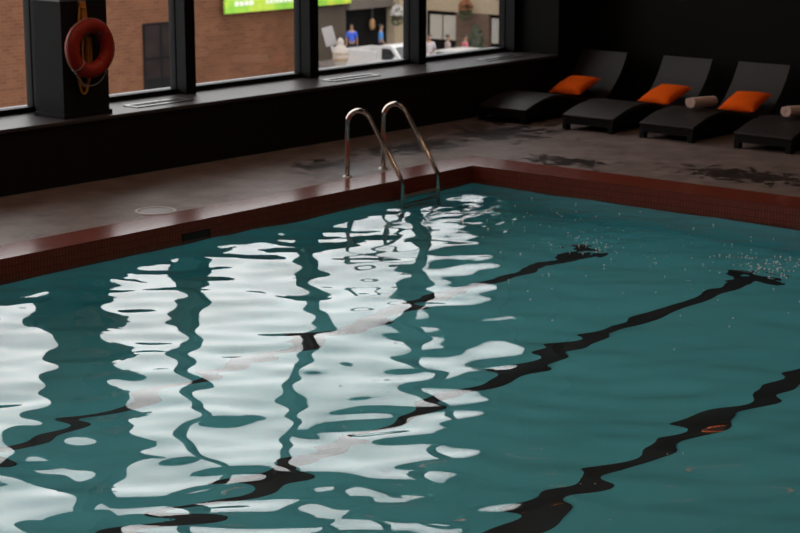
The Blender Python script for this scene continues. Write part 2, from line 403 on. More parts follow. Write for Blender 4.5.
# ------------------------------------------------------------------ water: a rippled surface
def build_water():
    st = .03
    xs = np.arange(PX + .0, .0001, st); ys = np.arange(PY, .0001, st)
    xs[-1] = 0; ys[-1] = 0
    X, Y = np.meshgrid(xs, ys)
    rng = np.random.default_rng(SEED)
    Z = np.zeros_like(X); Zr = np.zeros_like(X)
    n = 90
    near = 1/(1 + np.exp(-(-(X*.76 + Y*.65) - 8.3)/1.3))      # 0 far corner, 1 near corner
    for k in range(n):          # cross swell from all sides
        lam = math.exp(rng.uniform(math.log(.34), math.log(2.4))); th = rng.uniform(0, 2*PI); kk = 2*PI/lam
        slope = SLOPE * math.sqrt(2.0/n) * (min(1.0, (lam/.55)**1.4)) * rng.uniform(.5, 1.4)
        Z += (.80 + .25*near)*slope/kk * np.sin(kk*(X*math.cos(th) + Y*math.sin(th)) + rng.uniform(0, 2*PI))
    for k in range(40):         # short waves running down the pool from the far corner
        lam = math.exp(rng.uniform(math.log(.24), math.log(.62))); th = math.radians(40) + rng.normal(0, .42); kk = 2*PI/lam
        slope = SLOPE2 * math.sqrt(2.0/40) * min(1.0, (lam/.36)) * rng.uniform(.5, 1.4)
        Z += (.30 + .95*near)*slope/kk * np.sin(kk*(X*math.cos(th) + Y*math.sin(th)) + rng.uniform(0, 2*PI))
    for k in range(40):     # fine chop where the inlets stir the water
        lam = math.exp(rng.uniform(math.log(.12), math.log(.32))); th = rng.uniform(0, 2*PI); kk = 2*PI/lam
        Zr += math.sqrt(2/40)/kk * np.sin(kk*(X*math.cos(th) + Y*math.sin(th)) + rng.uniform(0, 2*PI))
    def g(cx, cy, sx, sy): return np.exp(-((X-cx)/sx)**2 - ((Y-cy)/sy)**2)
    amp = .012*np.exp(-(Y/1.3)**2) + .20*g(-1.75, -4.75, .42, .40) + .10*g(-1.84, -2.93, .42, .35) + .05*g(-1.2, -1.9, 1.0, 1.2) + .02*g(-1.6,-3.6,1.6,1.8)
    Z = Z + amp*Zr
    Z = Z * np.clip(np.minimum.reduce([-X, -Y]) / .05, 0.15, 1)
    ny, nx = X.shape
    co = np.stack([X, Y, Z - HW], -1).reshape(-1, 3).astype(np.float32)
    idx = np.arange(ny*nx).reshape(ny, nx)
    q = np.stack([idx[:-1, :-1], idx[:-1, 1:], idx[1:, 1:], idx[1:, :-1]], -1).reshape(-1)
    me = bpy.data.meshes.new('pool_water')
    nf = len(q)//4
    me.vertices.add(len(co)); me.vertices.foreach_set('co', co.ravel())
    me.loops.add(len(q)); me.loops.foreach_set('vertex_index', q.astype(np.int32))
    me.polygons.add(nf); me.polygons.foreach_set('loop_start', np.arange(0, 4*nf, 4, dtype=np.int32))
    me.update(calc_edges=True); me.polygons.foreach_set('use_smooth', np.ones(nf, dtype=bool))
    me.materials.append(M['water'])
    o = bpy.data.objects.new('pool_water', me); C.objects.link(o)
    o['kind'] = 'stuff'; tag(o, 'rippling teal pool water mirroring the bright windows', 'water')
SEED, SLOPE, SLOPE2 = 11, .052, .060
build_water()

# little bubbles drifting where the inlets stir the water
rb = random.Random(21); bm = bmesh.new()
def bub(x, y, r_):
    if x > -.05 or y > -.05: return
    bmesh.ops.create_icosphere(bm, subdivisions=1, radius=r_, matrix=Matrix.Translation((x, y, -HW + r_*.3)))
for k in range(130): bub(rb.gauss(-1.75, .24), rb.gauss(-4.72, .26), rb.uniform(.004, .010))
for k in range(35): bub(rb.gauss(-1.84, .25), rb.gauss(-2.93, .25), rb.uniform(.004, .009))
for k in range(110): bub(rb.gauss(-1.6, .9), rb.gauss(-2.6, 1.2), rb.uniform(.004, .010))
for k in range(60): bub(rb.gauss(-2.4, 1.1), rb.gauss(-4.6, 1.0), rb.uniform(.004, .009))
for k in range(9): bub(rb.gauss(-7.2, .9), rb.gauss(-6.4, .7), rb.uniform(.003, .006))
fo = obj('bubble_foam', bm, principled('foam_white', (.95, .93, .90), .3), smooth=True); fo['kind'] = 'stuff'
tag(fo, 'tiny pale bubbles scattered on the pool water at the far lane ends', 'bubbles')

# ------------------------------------------------------------------ pool ladder
lad = thing('pool_ladder', 'polished steel pool ladder with two arched handrails at the pool edge', 'pool ladder', (-1.035, .0, 0), math.radians(6))
rail_pts = [(.60, 0.0)]
R_ = .165
cy_, cz_ = .60 - R_, .55
for k in range(0, 15):
    a = math.radians(k * 141/14)
    rail_pts.append((cy_ + R_*math.cos(a), cz_ + R_*math.sin(a)))
knee = (-.10, .015)
rail_pts += [(knee[0] + .02, knee[1] + .035), (knee[0] + .004, knee[1] + .01), (knee[0], knee[1] - .03), (knee[0], -1.1)]
for sx in (-.332, .332):
    bm = bmesh.new(); add_tube(bm, [(sx, y, z) for y, z in rail_pts], .026, 16)
    r = obj('handrail', bm, M['steel'], lad, smooth=True)
    bm = bmesh.new(); add_lathe(bm, [(.024, .018), (.035, .016), (.05, .008), (.052, .0)], sx, .60, 20)
    obj('base_flange', bm, M['steel_worn'], r, smooth=True)
for z in (-.155, -.43, -.70):
    bm = bmesh.new(); add_box(bm, -.31, .31, -.135, -.055, z - .015, z + .012)
    obj('tread', bm, M['steel_worn'], lad, bevel=.005)

# ------------------------------------------------------------------ round lid on the deck
lid = thing('skimmer_lid', 'round grey lid with a pale rim set in the deck behind the red coping', 'skimmer lid', (-4.08, .635, 0))
bm = bmesh.new(); add_lathe(bm, [(.165, 0), (.17, .012), (.195, .012), (.20, 0)], seg=40); obj('rim', bm, M['lid_rim'], lid, smooth=False)
bm = bmesh.new(); add_lathe(bm, [(0, .008), (.15, .008), (.162, .004), (.163, 0)], seg=40); obj('cover', bm, M['grey_lid'], lid)

# ------------------------------------------------------------------ sill vents
for (x0, x1, y0, y1, lb) in [(-2.52, -1.70, 2.60, 2.83, 'long metal air vent on the sill between the ring pillar and the first mullion'),
                             (.60, 1.46, 2.60, 2.80, 'long metal air vent on the sill above the pool ladder'),
                             (3.62, 4.45, 2.60, 2.80, 'long metal air vent at the corner end of the sill')]:
    cx, cy = (x0+x1)/2, (y0+y1)/2; hx, hy = (x1-x0)/2, (y1-y0)/2
    t = thing('air_vent', lb, 'air vent', (cx, cy, SZ), 0, 'air vents along the window sill')
    bm = bmesh.new()
    for d in ((-hx, hx, -hy, -hy+.035), (-hx, hx, hy-.035, hy), (-hx, -hx+.035, -hy+.035, hy-.035), (hx-.035, hx, -hy+.035, hy-.035)): add_box(bm, *d, 0, .012)
    obj('frame', bm, M['vent'], t)
    bm = bmesh.new()
    n = 26
    for k in range(n):
        xx = -hx + .045 + (2*hx - .09)*k/(n-1); add_box(bm, xx - .004, xx + .004, -hy+.035, hy-.035, .001, .009)
    obj('grille', bm, M['iron'], t)

# ------------------------------------------------------------------ life ring, its hook and rope
HY = 2.50
lr = thing('life_ring', 'red life ring hanging on the grey pillar between the windows', 'life ring', (-3.362, HY - .145, 1.39), 0)
bm = bmesh.new()
add_tube(bm, [(.232*math.cos(a), 0, .232*math.sin(a)) for a in [2*PI*k/48 for k in range(48)]], .075, 20, closed=True)
obj('ring_body', bm, M['ring'], lr, smooth=True)
for q in range(4):      # grab line: four slack arcs held at the rim
    a0 = PI/4 + q*PI/2; pts = []
    for k in range(13):
        t_ = k/12; a = a0 + t_*PI/2; rr = .310 + (.055 if q == 2 else .012)*math.sin(PI*t_)
        pts.append((rr*math.cos(a), -.01, rr*math.sin(a) - .02*math.sin(PI*t_)))
    bm = bmesh.new(); add_tube(bm, pts, .006, 8); obj('grab_line', bm, M['ring_line'], lr, smooth=True)
    bm = bmesh.new(); add_tube(bm, [((.232+.076*math.cos(b))*math.cos(a0)*1, .076*math.sin(b), (.232+.076*math.cos(b))*math.sin(a0)) for b in [2*PI*k/20 for k in range(20)]], .005, 8, closed=True)
    obj('line_band', bm, M['ring_line'] if q == 2 else M['ring'], lr, smooth=True)
hk = thing('wall_hook', 'small dark hook at the top of the rope on the ring pillar', 'hook', (-3.355, HY, 1.82))
bm = bmesh.new(); add_box(bm, -.03, .03, -.012, 0, -.05, .05); obj('plate', bm, M['steel_worn'], hk, bevel=.004)
bm = bmesh.new(); add_tube(bm, [(0, -.01, .02), (0, -.055, .015), (0, -.075, .03), (0, -.08, .055)], .008, 10); obj('prong', bm, M['steel_worn'], hk, smooth=True)
rb_ = thing('ring_bracket', 'dark bracket arm through the hole of the red life ring', 'bracket', (-3.30, HY, 1.495))
bm = bmesh.new(); add_box(bm, -.03, .03, -.012, 0, -.06, .04); obj('plate', bm, M['iron'], rb_, bevel=.004)
bm = bmesh.new(); add_tube(bm, [(0, -.01, .012), (0, -.19, .012), (0, -.225, .025), (0, -.235, .06)], .011, 10); obj('arm', bm, M['iron'], rb_, smooth=True)
rp = thing('rescue_rope', 'ochre rope hung in long loops behind the red life ring', 'rope', (-3.355, HY - .018, 1.82))
rng = random.Random(4)
for k, (w, bot, off) in enumerate([(.055, -.70, 0), (.095, -.80, .012), (.075, -.88, -.01), (.04, -.62, .02)]):
    pts = []
    for i in range(33):
        t_ = i/32; a = PI*.5 + 2*PI*t_
        sx = math.cos(a); sz = math.sin(a)
        zz = bot/2 + (.03 - bot/2)*(abs(sz)**.6)*(1 if sz > 0 else -1)
        ww = w*(.45 + .55*(1 - (zz - bot)/(.03 - bot)))if zz > bot*.5 else w
        pts.append((off + sx*ww, -.008*(k) - .004, zz))
    bm = bmesh.new(); add_tube(bm, pts[:-1], .013, 8, closed=True); obj('loop', bm, M['rope'], rp, smooth=True)
bm = bmesh.new()
for z in (.0, .022, .044): add_tube(bm, [(.028*math.cos(a), .004 + -.020 + .026*math.sin(a) - .01, z - .02 + .0) for a in [2*PI*k/16 for k in range(16)]], .011, 8, closed=True)
obj('binding', bm, M['rope'], rp, smooth=True)

# ------------------------------------------------------------------ sun loungers (foot end at local x = 0)
prof = [(0, .185), (.10, .215), (.33, .278), (.55, .308), (.70, .312), (.88, .297), (1.06, .262), (1.25, .215), (1.42, .178), (1.57, .160), (1.70, .165), (1.81, .195), (1.92, .258), (2.03, .36), (2.13, .475), (2.22, .61), (2.29, .735)]
def smooth_prof(p, n=4):
    out = []
    P = [p[0]] + p + [p[-1]]
    for i in range(1, len(P)-2):
        for k in range(n):
            t = k/n; a, b, c, d = P[i-1], P[i], P[i+1], P[i+2]
            out.append(tuple(.5*((2*b[j]) + (-a[j]+c[j])*t + (2*a[j]-5*b[j]+4*c[j]-d[j])*t*t + (-a[j]+3*b[j]-3*c[j]+d[j])*t**3) for j in (0,1)))
    return out + [p[-1]]
sp_ = smooth_prof(prof)
def offset(p, d):
    o = []
    for i in range(len(p)):
        a, b = p[max(i-1, 0)], p[min(i+1, len(p)-1)]
        tx, tz = b[0]-a[0], b[1]-a[1]; l = math.hypot(tx, tz)
        o.append((p[i][0] + tz/l*d, p[i][1] - tx/l*d))
    return o
def make_lounger(loc, label):
    t = thing('sun_lounger', label, 'sun lounger', loc, 0, 'dark wicker loungers along the wall')
    hw = .375
    # woven surface: thick curved shell
    lo = offset(sp_, .035)
    bm = bmesh.new(); add_prism(bm, sp_ + lo[::-1], -hw, hw); obj('woven_surface', bm, M['wicker'], t, bevel=.006)
    # low frame below the seat with a curved upper edge
    und = [q for q in offset(sp_, .037) if q[0] < 1.95]
    bm = bmesh.new()
    for s in (-1, 1):
        y0, y1 = sorted((s*(hw - .05), s*(hw - .006)))
        pts = [(.0, .075)] + [(max(0, q[0]), q[1]) for q in und] + [(1.98, .19), (1.86, .075)]
        add_prism(bm, pts, y0, y1)
    add_box(bm, .004, .05, -hw + .05, hw - .05, .075, .150); add_box(bm, 1.62, 1.68, -hw + .05, hw - .05, .075, .115)
    obj('frame', bm, M['wicker_side'], t)
    for x in (.0, 1.74):
        for s in (-1, 1):
            bm = bmesh.new(); y0, y1 = sorted((s*(hw - .075), s*(hw - .004))); add_box(bm, x, x + .08, y0, y1, 0, .08); obj('leg', bm, M['wicker_side'], t, bevel=.004)
    # struts holding up the back
    for s in (-1, 1):
        bm = bmesh.new(); y0, y1 = sorted((s*(hw - .07), s*(hw - .03))); add_prism(bm, [(1.80, .08), (1.85, .08), (2.22, .48), (2.19, .50)], y0, y1); obj('back_strut', bm, M['wicker_side'], t)
    return t
LX = 2.95
L1 = make_lounger((LX, 1.86, 0), 'dark wicker lounger nearest the window sill with an orange cushion')
dup(L1, (LX, .54, 0), 0, 'dark wicker lounger second from the window sill, orange cushion and no towel')
dup(L1, (LX, -.59, 0), 0, 'dark wicker lounger with both an orange cushion and a rolled towel')
dup(L1, (LX, -1.89, 0), 0, 'dark wicker lounger cut off by the right edge, only its foot end in view')

def make_cushion(loc, rot, label):
    n = 22; a, b, h = .275, .24, .08
    bm = bmesh.new(); grid = {}
    for side in (1, -1):
        for i in range(n+1):
            for j in range(n+1):
                u, v_ = -1 + 2*i/n, -1 + 2*j/n
                edge = i in (0, n) or j in (0, n)
                if edge and side == -1: grid[side, i, j] = grid[1, i, j]; continue
                x = a*u*(1 - .07*(1 - v_*v_)*abs(u)**3); y = b*v_*(1 - .07*(1 - u*u)*abs(v_)**3)
                z = 0 if edge else side*h*((1 - u**2)*(1 - v_**2))**.42*(1 + .05*math.sin(5*u + 3*v_))
                grid[side, i, j] = bm.verts.new((x, y, z))
    for side in (1, -1):
        for i in range(n):
            for j in range(n):
                f = [grid[side, i, j], grid[side, i+1, j], grid[side, i+1, j+1], grid[side, i, j+1]]
                bm.faces.new(f if side == 1 else f[::-1])
    o = obj('cushion', bm, M['cushion'], None, smooth=True); o.location = loc; o.rotation_euler = rot
    pts = []
    for (u0, v0, u1, v1) in ((-1,-1,1,-1),(1,-1,1,1),(1,1,-1,1),(-1,1,-1,-1)):
        for k in range(12):
            t = k/12; u, v_ = u0 + (u1-u0)*t, v0 + (v1-v0)*t
            pts.append((a*u*(1 - .07*(1 - v_*v_)*abs(u)**3), b*v_*(1 - .07*(1 - u*u)*abs(v_)**3), 0))
    bm = bmesh.new(); add_tube(bm, pts, .005, 6, closed=True); obj('piping', bm, M['cushion'], o, smooth=True)
    return tag(o, label, 'cushion', 'orange cushions on the loungers')
CT = -math.radians(17)
make_cushion((4.55, 1.86, .325), (0, CT, math.radians(2)), 'bright orange cushion on the lounger nearest the window sill')
make_cushion((4.57, .46, .315), (0, CT, math.radians(-3)), 'orange cushion on the second lounger from the window sill')
make_cushion((4.58, -.71, .315), (0, CT, math.radians(5)), 'orange cushion behind the rolled towel on the third lounger')

def make_towel(loc, rotz, tilt, label):
    t = thing('rolled_towel', label, 'towel', loc, rotz, 'rolled towels on the loungers'); t.rotation_euler = (0, tilt, rotz)
    # a spiral roll: outline wound from the middle, pulled along the length
    pts = []; T = 3.1; n = 84
    for i in range(n+1):
        s = i/n; a = 2*PI*T*s; r = .014 + .062*s; pts.append((r*math.cos(a), r*math.sin(a)))
    inn = []
    for i in range(n+1):
        s = i/n; a = 2*PI*T*s; r = .014 + .062*s - .0145; inn.append((max(.0015, r)*math.cos(a), max(.0015, r)*math.sin(a)))
    bm = bmesh.new(); L = .30
    rows = []
    for x in (-L, -L+.01, L-.01, L):
        k = .97 if abs(x) == L else 1
        rows.append(([bm.verts.new((x, p[0]*k, p[1]*k)) for p in pts], [bm.verts.new((x, p[0]*k, p[1]*k)) for p in inn]))
    for (o1, i1), (o2, i2) in zip(rows, rows[1:]):
        for q in range(n):
            bm.faces.new((o1[q], o1[q+1], o2[q+1], o2[q])); bm.faces.new((i1[q+1], i1[q], i2[q], i2[q+1]))
        bm.faces.new((o1[n], i1[n], i2[n], o2[n])); bm.faces.new((i1[0], o1[0], o2[0], i2[0]))
    for (o1, i1) in (rows[0], rows[-1]):
        for q in range(n): bm.faces.new((o1[q], i1[q], i1[q+1], o1[q+1]))
    obj('roll', bm, M['towel'], t, smooth=True)
    return t
make_towel((3.74, -.60, .390), math.radians(4), math.radians(4), 'pale pink rolled towel lying before the third orange cushion')
make_towel((3.76, -1.90, .390), math.radians(0), math.radians(4), 'pale pink rolled towel on the lounger cut off at the right edge')

# ------------------------------------------------------------------ the street outside
GZ = -6.0
bm = bmesh.new()
add_prism(bm, [(-60, -10.2), (10, -10.2), (43, GZ), (130, GZ), (130, GZ - 5), (-60, GZ - 5)], 8, 41.5)   # the street falls away to the left; a sunken court lies before the brick wall
add_box(bm, 47.3, 130, 41.5, 130, GZ - 5, GZ)
struct(obj('pavement', bm, M['pavement']))
def ground(x): return GZ if x >= 43 else max(-10.2, GZ - (43 - x)*4.2/33)
FY = 47.0
bl = thing('brick_building', 'long red-brown brick building across the street with a green banner on it', 'building', (30, FY, -6.0))
def part(name, x0, x1, y0, y1, z0, z1, mat, parent, bevel=0):
    p = parent.location
    bm = bmesh.new(); add_box(bm, x0 - p.x, x1 - p.x, y0 - p.y, y1 - p.y, z0 - p.z, z1 - p.z)
    return obj(name, bm, mat, parent, bevel=bevel)
part('wall', -20, 48.2, FY, FY + 9, -12, 3.0, M['brick'], bl)
part('upper_wall', 48.2, 53.4, FY, FY + 9, -3.45, 3.0, M['shop_grey'], bl)
part('shop_front', 48.2, 50.25, FY + .1, FY + .5, GZ, -3.45, M['shop_brown'], bl)
part('shop_entrance', 50.25, 53.4, FY + .3, FY + .8, GZ, -3.45, M['shop_dark'], bl)
part('shop_fascia', 50.25, 53.4, FY - .15, FY + .1, -3.75, -3.35, M['shop_grey'], bl)
wf = part('window', 37.35, 40.3, FY - .04, FY + .1, -6.6, -3.55, M['shop_dark'], bl)
for (a, b, c, d) in ((37.45, 38.25, -5.0, -3.65), (38.4, 40.2, -5.0, -3.65), (37.45, 38.25, -5.9, -5.1), (38.4, 40.2, -5.9, -5.1)):
    p = bl.location; bm = bmesh.new(); add_box(bm, a - p.x, b - p.x, -.06, -.03, c - p.z, d - p.z); obj('pane', bm, M['pane_dark'], wf)
sl = thing('wall_lantern', 'small orange lantern hanging in the dark shop entrance', 'lantern', (51.97, FY - .05, -4.75))
bm = bmesh.new(); add_lathe(bm, [(0, -.05), (.09, -.03), (.14, .08), (.14, .34), (.08, .47), (0, .5)], seg=12); obj('shade', bm, principled('lantern_amber', (.28, .15, .06), .6), sl)
bm = bmesh.new(); add_tube(bm, [(0, 0, .48), (0, 0, 1.1)], .03, 6); obj('rod', bm, M['iron'], sl)
# banner
bn = thing('banner', 'bright green and yellow banner hung on the brick building', 'banner', (46, FY - .32, -3.4))
bm = bmesh.new(); add_box(bm, -4.12, 4.12, -.05, .05, -.0, 2.2); obj('cloth', bm, M['banner'], bn)
M['banner_white'] = principled('banner_white_print', (.70, .74, .62), .6, noise=.12, nscale=3)
bm = bmesh.new()
rb = random.Random(5)
for r in range(3):
    for c in range(4): add_box(bm, -3.55 + c*.3, -3.55 + c*.3 + .2 + rb.random()*.06, -.07, -.051, .3 + r*.28, .3 + r*.28 + .2)
obj('emblem', bm, M['banner_white'], bn)
bm = bmesh.new(); xx = -1.6
while xx < 1.9:
    w_ = .12 + rb.random()*.12; add_box(bm, xx, xx + w_, -.07, -.051, .30, .30 + .14 + rb.random()*.1); xx += w_ + .06
obj('lettering', bm, M['banner_white'], bn)
# beige corner building (face at x = 56)
BX = 56.0
bg = thing('corner_building', 'beige corner building with pale shop windows beyond the street', 'building', (BX, 40, GZ))
part('upper_wall', BX, BX + 12, 20, 47.5, -4.1, 3.0, M['beige'], bg)
part('corner_pier', 53.5, 56.0, 46.85, FY + 6, GZ, 3.0, M['beige'], bg)
part('shop_wall', BX + .25, BX + 12, 20, 47.5, GZ, -4.1, M['shop_dark'], bg)
part('brick_pier', BX, BX + .4, 43.05, 45.05, GZ, -4.1, M['brick_side'], bg)
part('brick_pier', BX, BX + .4, 37.6, 39.2, GZ, -4.1, M['brick_side'], bg)
for (y0, y1) in ((46.05, 46.80), (45.15, 45.95), (42.2, 42.95), (41.3, 42.1), (40.3, 41.2)):
    part('pane', BX + .15, BX + .27, y0, y1, -5.5, -4.3, M['pane_pale'], bg)

# foliage blob of many small leaf faces
def leaf_ball(bm, n, fn, size, rr):
    for k in range(n):
        p = Vector(fn(rr)); a = Vector((rr.gauss(0,1), rr.gauss(0,1), rr.gauss(0,1))).normalized(); b = a.orthogonal().normalized(); c = a.cross(b)
        s = size*rr.uniform(.6, 1.2)
        vs = [bm.verts.new(p + s*q) for q in (b, .5*c + .1*a, -b, -.5*c + .1*a)]
        bm.faces.new(vs)
rr = random.Random(11)
sh = thing('conical_shrub', 'dark green conical shrub in a planter before the brown brick pier', 'shrub', (50.02, 39.1, GZ), )
bm = bmesh.new(); add_lathe(bm, [(0, .42), (.29, .42), (.31, .45), (.33, .45), (.26, 0), (0, 0)], seg=16); obj('planter', bm, M['pot'], sh)
bm = bmesh.new(); add_tube(bm, [(0,0,.4), (0,0,.75)], .04, 8); obj('stem', bm, M['pot'], sh)
bm = bmesh.new(); add_lathe(bm, [(0, .62), (.25, .68), (.34, .9), (.30, 1.25), (.19, 1.65), (.08, 1.92), (0, 1.98)], seg=16)
def cone(r):
    h = r.random(); R = .37*min(1, h*6 + .4)*(1 - h**2.4)**.65; a = r.random()*2*PI; return (R*math.cos(a), R*math.sin(a), .62 + 1.42*h)
leaf_ball(bm, 900, cone, .06, rr); obj('foliage', bm, M['shrub'], sh)

def basket(loc, petal, label, scale=1.0, drop=.9):
    t = thing('hanging_basket', label, 'flower basket', loc, 0, 'hanging flower baskets across the street')
    s = scale
    bm = bmesh.new(); add_lathe(bm, [(0, -.3*s), (.15*s, -.25*s), (.24*s, -.05*s), (.25*s, 0), (0, 0)], seg=14); obj('bowl', bm, M['pot'], t)
    bm = bmesh.new()
    def ball(r):
        v_ = Vector((r.gauss(0,1), r.gauss(0,1), r.gauss(0,1))).normalized()*(.30*s); return (v_.x, v_.y, v_.z*.8 - (.25*s if r.random() < .4 else -.02*s))
    leaf_ball(bm, 350, ball, .07*s, rr); obj('leaves', bm, M['leaf'], t)
    bm = bmesh.new()
    def top(r):
        v_ = Vector((r.gauss(0,1), r.gauss(0,1), abs(r.gauss(0,1)))).normalized()*(.33*s); return (v_.x, v_.y, v_.z*1.5 + .02*s)
    leaf_ball(bm, 300, top, .08*s, rr); obj('blossoms', bm, petal, t)
    bm = bmesh.new()
    for k in range(3):
        a = 2*PI*k/3; add_tube(bm, [(.24*s*math.cos(a), .24*s*math.sin(a), 0), (0, 0, drop*s)], .012, 5)
    add_tube(bm, [(0, 0, drop*s), (.3*s, 0, drop*s + .12), (BX - .03 - loc[0], 0, drop*s + .15)], .025, 6)
    obj('hanger', bm, M['iron'], t); return t
basket((55.3, 43.9, -3.9), M['petal_orange'], 'orange flowered basket hanging above the brown brick pier', 1.0)
basket((53.0, 46.25, -4.15), M['petal_white'], 'white flowered basket hanging by the beige corner pier', .95, 1.1)

# street lamp and sign in the foreground of the street
sl = thing('street_lamp', 'street lamp with a pale acorn globe before the white truck', 'street lamp', (28.77, 28.0, ground(28.77)))
LH = GZ - ground(28.77) - .03
bm = bmesh.new(); add_lathe(bm, [(0, 0), (.22, 0), (.22, .3), (.12, .5), (.07, .7), (.06, 2.45+LH), (.11, 2.5+LH), (.13, 2.62+LH), (.17, 2.70+LH), (.17, 2.74+LH), (0, 2.74+LH)], seg=16); obj('post', bm, M['iron'], sl, smooth=True)
bm = bmesh.new(); add_lathe(bm, [(.15, 2.74+LH), (.22, 2.90+LH), (.255, 3.08+LH), (.25, 3.22+LH), (.19, 3.36+LH), (.13, 3.42+LH), (.10, 3.46+LH), (.12, 3.52+LH), (.09, 3.60+LH), (.04, 3.66+LH), (0, 3.67+LH)], seg=20); obj('globe', bm, M['lamp_white'], sl, smooth=True)
bm = bmesh.new(); add_lathe(bm, [(.235, 2.93+LH), (.262, 3.0+LH), (.262, 3.03+LH), (.25, 3.03+LH)], seg=20); add_lathe(bm, [(.255, 3.14+LH), (.264, 3.16+LH), (.264, 3.2+LH), (.25, 3.2+LH)], seg=20); obj('band', bm, M['lamp_tan'], sl, smooth=True)
sg = thing('street_sign', 'pale grey sign panel on a leaning post beside the street lamp', 'sign', (28.73, 28.5, 0))
sg_h = -2.34 - ground(28.9) + .12
sg.location = (28.73 + .648*.27*sg_h, 28.5 - .762*.27*sg_h, ground(28.9))
sg.rotation_euler = (0, math.radians(-15), math.radians(-49.6))
bm = bmesh.new(); sq = sg_h/math.cos(math.radians(15)) - .12; add_box(bm, -.18, .18, -.09, -.06, sq - .31, sq + .31); obj('panel', bm, M['sign_grey'], sg, bevel=.01)
bm = bmesh.new(); add_tube(bm, [(0, 0, -.0), (0, 0, sq + .2)], .055, 10); obj('post', bm, M['post_grey'], sg, smooth=True)

# vehicles: local x forward, y left, heading towards -Y
def wheel(x, y, r, parent, w=.22):
    bm = bmesh.new()
    n = 20
    a = [bm.verts.new((x + r*math.cos(2*PI*k/n), y - w/2, r + r*math.sin(2*PI*k/n))) for k in range(n)]
    b = [bm.verts.new((x + r*math.cos(2*PI*k/n), y + w/2, r + r*math.sin(2*PI*k/n))) for k in range(n)]
    bm.faces.new(a); bm.faces.new(b[::-1])
    for k in range(n): bm.faces.new((a[k], b[k], b[(k+1)%n], a[(k+1)%n]))
    o = obj('wheel', bm, M['tyre'], parent, bevel=.03)
    bm = bmesh.new(); s = 1 if y > 0 else -1
    rr_ = r*.58; y0 = y + s*w/2
    a = [bm.verts.new((x + rr_*math.cos(2*PI*k/n), y0 + s*.012, r + rr_*math.sin(2*PI*k/n))) for k in range(n)]
    b = [bm.verts.new((x + rr_*math.cos(2*PI*k/n), y0 - s*.02, r + rr_*math.sin(2*PI*k/n))) for k in range(n)]
    bm.faces.new(a); bm.faces.new(b[::-1])
    for k in range(n): bm.faces.new((a[k], b[k], b[(k+1)%n], a[(k+1)%n]))
    obj('hub', bm, M['chrome'], o)
tr = thing('pickup_truck', 'white pickup truck with an open bed standing across the street', 'truck', (42.95, 37.75, GZ), -PI/2)
hw = .95
bm = bmesh.new()   # lower body with open bed
add_prism(bm, [(-2.15, .55), (-2.15, 1.12), (-2.11, 1.16), (-.25, 1.16), (-.25, 1.10), (1.05, 1.10), (2.35, 1.04), (2.55, .98), (2.6, .55)], -hw, hw)
body = obj('body', bm, M['white_paint'], tr, bevel=.03)
bm = bmesh.new(); add_box(bm, -2.06, -.35, -hw + .12, hw - .12, 1.10, 1.168); obj('bed_liner', bm, M['sign_grey'], tr)
bm = bmesh.new()
for s in (-1, 1):
    y0, y1 = sorted((s*(hw-.10), s*hw)); add_box(bm, -2.15, -.3, y0, y1, 1.12, 1.52)
add_box(bm, -2.15, -2.07, -hw, hw, 1.12, 1.52); obj('bed_side', bm, M['white_paint'], tr, bevel=.02)
bm = bmesh.new()
lowp = [(-.28, 1.08), (1.12, 1.08)]; up = [(-.20, 1.74), (.02, 1.80), (.42, 1.80), (.56, 1.74)]
add_prism(bm, [lowp[0], up[0], up[1], up[2], up[3], lowp[1]], -hw + .08, hw - .08); cab = obj('cab', bm, M['white_paint'], tr, bevel=.04)
for s in (-1, 1):
    bm = bmesh.new(); y0, y1 = sorted((s*(hw - .075), s*(hw - .10))); add_prism(bm, [(-.05, 1.20), (-.02, 1.66), (.44, 1.66), (.84, 1.20)], y0, y1); obj('side_window', bm, M['car_glass'], cab)
bm = bmesh.new(); vs = [bm.verts.new(p) for p in ((1.08, -hw+.18, 1.16), (1.08, hw-.18, 1.16), (.60, hw-.22, 1.72), (.60, -hw+.22, 1.72), (1.06, -hw+.18, 1.14), (1.06, hw-.18, 1.14), (.57, hw-.22, 1.71), (.57, -hw+.22, 1.71))]
for f in ((0,1,2,3),(7,6,5,4),(0,4,5,1),(1,5,6,2),(2,6,7,3),(3,7,4,0)): bm.faces.new([vs[i] for i in f])
obj('windscreen', bm, M['car_glass'], cab)
for s in (-1, 1):
    bm = bmesh.new(); y0, y1 = sorted((s*(hw + .0), s*(hw + .18))); add_box(bm, .78, .86, y0, y1, 1.2, 1.36); obj('mirror', bm, M['white_paint'], tr, bevel=.01)
bm = bmesh.new(); add_box(bm, 2.56, 2.68, -hw + .02, hw - .02, .5, .68); obj('bumper', bm, M['chrome'], tr, bevel=.02)
for x in (-1.35, 1.7):
    for s in (-1, 1): wheel(x, s*(hw - .12), .37, tr, .24)

cr = thing('car', 'white saloon car whose roof shows just above the window frame', 'car', (45.6, 36.1, GZ), -PI/2)
bm = bmesh.new(); add_prism(bm, [(-2.2, .35), (-2.2, .85), (-2.0, .95), (1.2, .95), (2.1, .82), (2.25, .6), (2.25, .35)], -.88, .88); obj('body', bm, M['white_paint'], cr, bevel=.06)
bm = bmesh.new(); add_prism(bm, [(-1.75, .9), (-1.15, 1.40), (-.8, 1.46), (.35, 1.46), (.6, 1.40), (1.25, .9)], -.76, .76); cb_ = obj('roof', bm, M['white_paint'], cr, bevel=.05)
for s in (-1, 1):
    bm = bmesh.new(); y0, y1 = sorted((s*.765, s*.74)); add_prism(bm, [(-1.35, .98), (-1.0, 1.34), (.3, 1.34), (.85, .98)], y0, y1); obj('side_window', bm, M['car_glass'], cb_)
for x in (-1.35, 1.4):
    for s in (-1, 1): wheel(x, s*.78, .32, cr, .2)

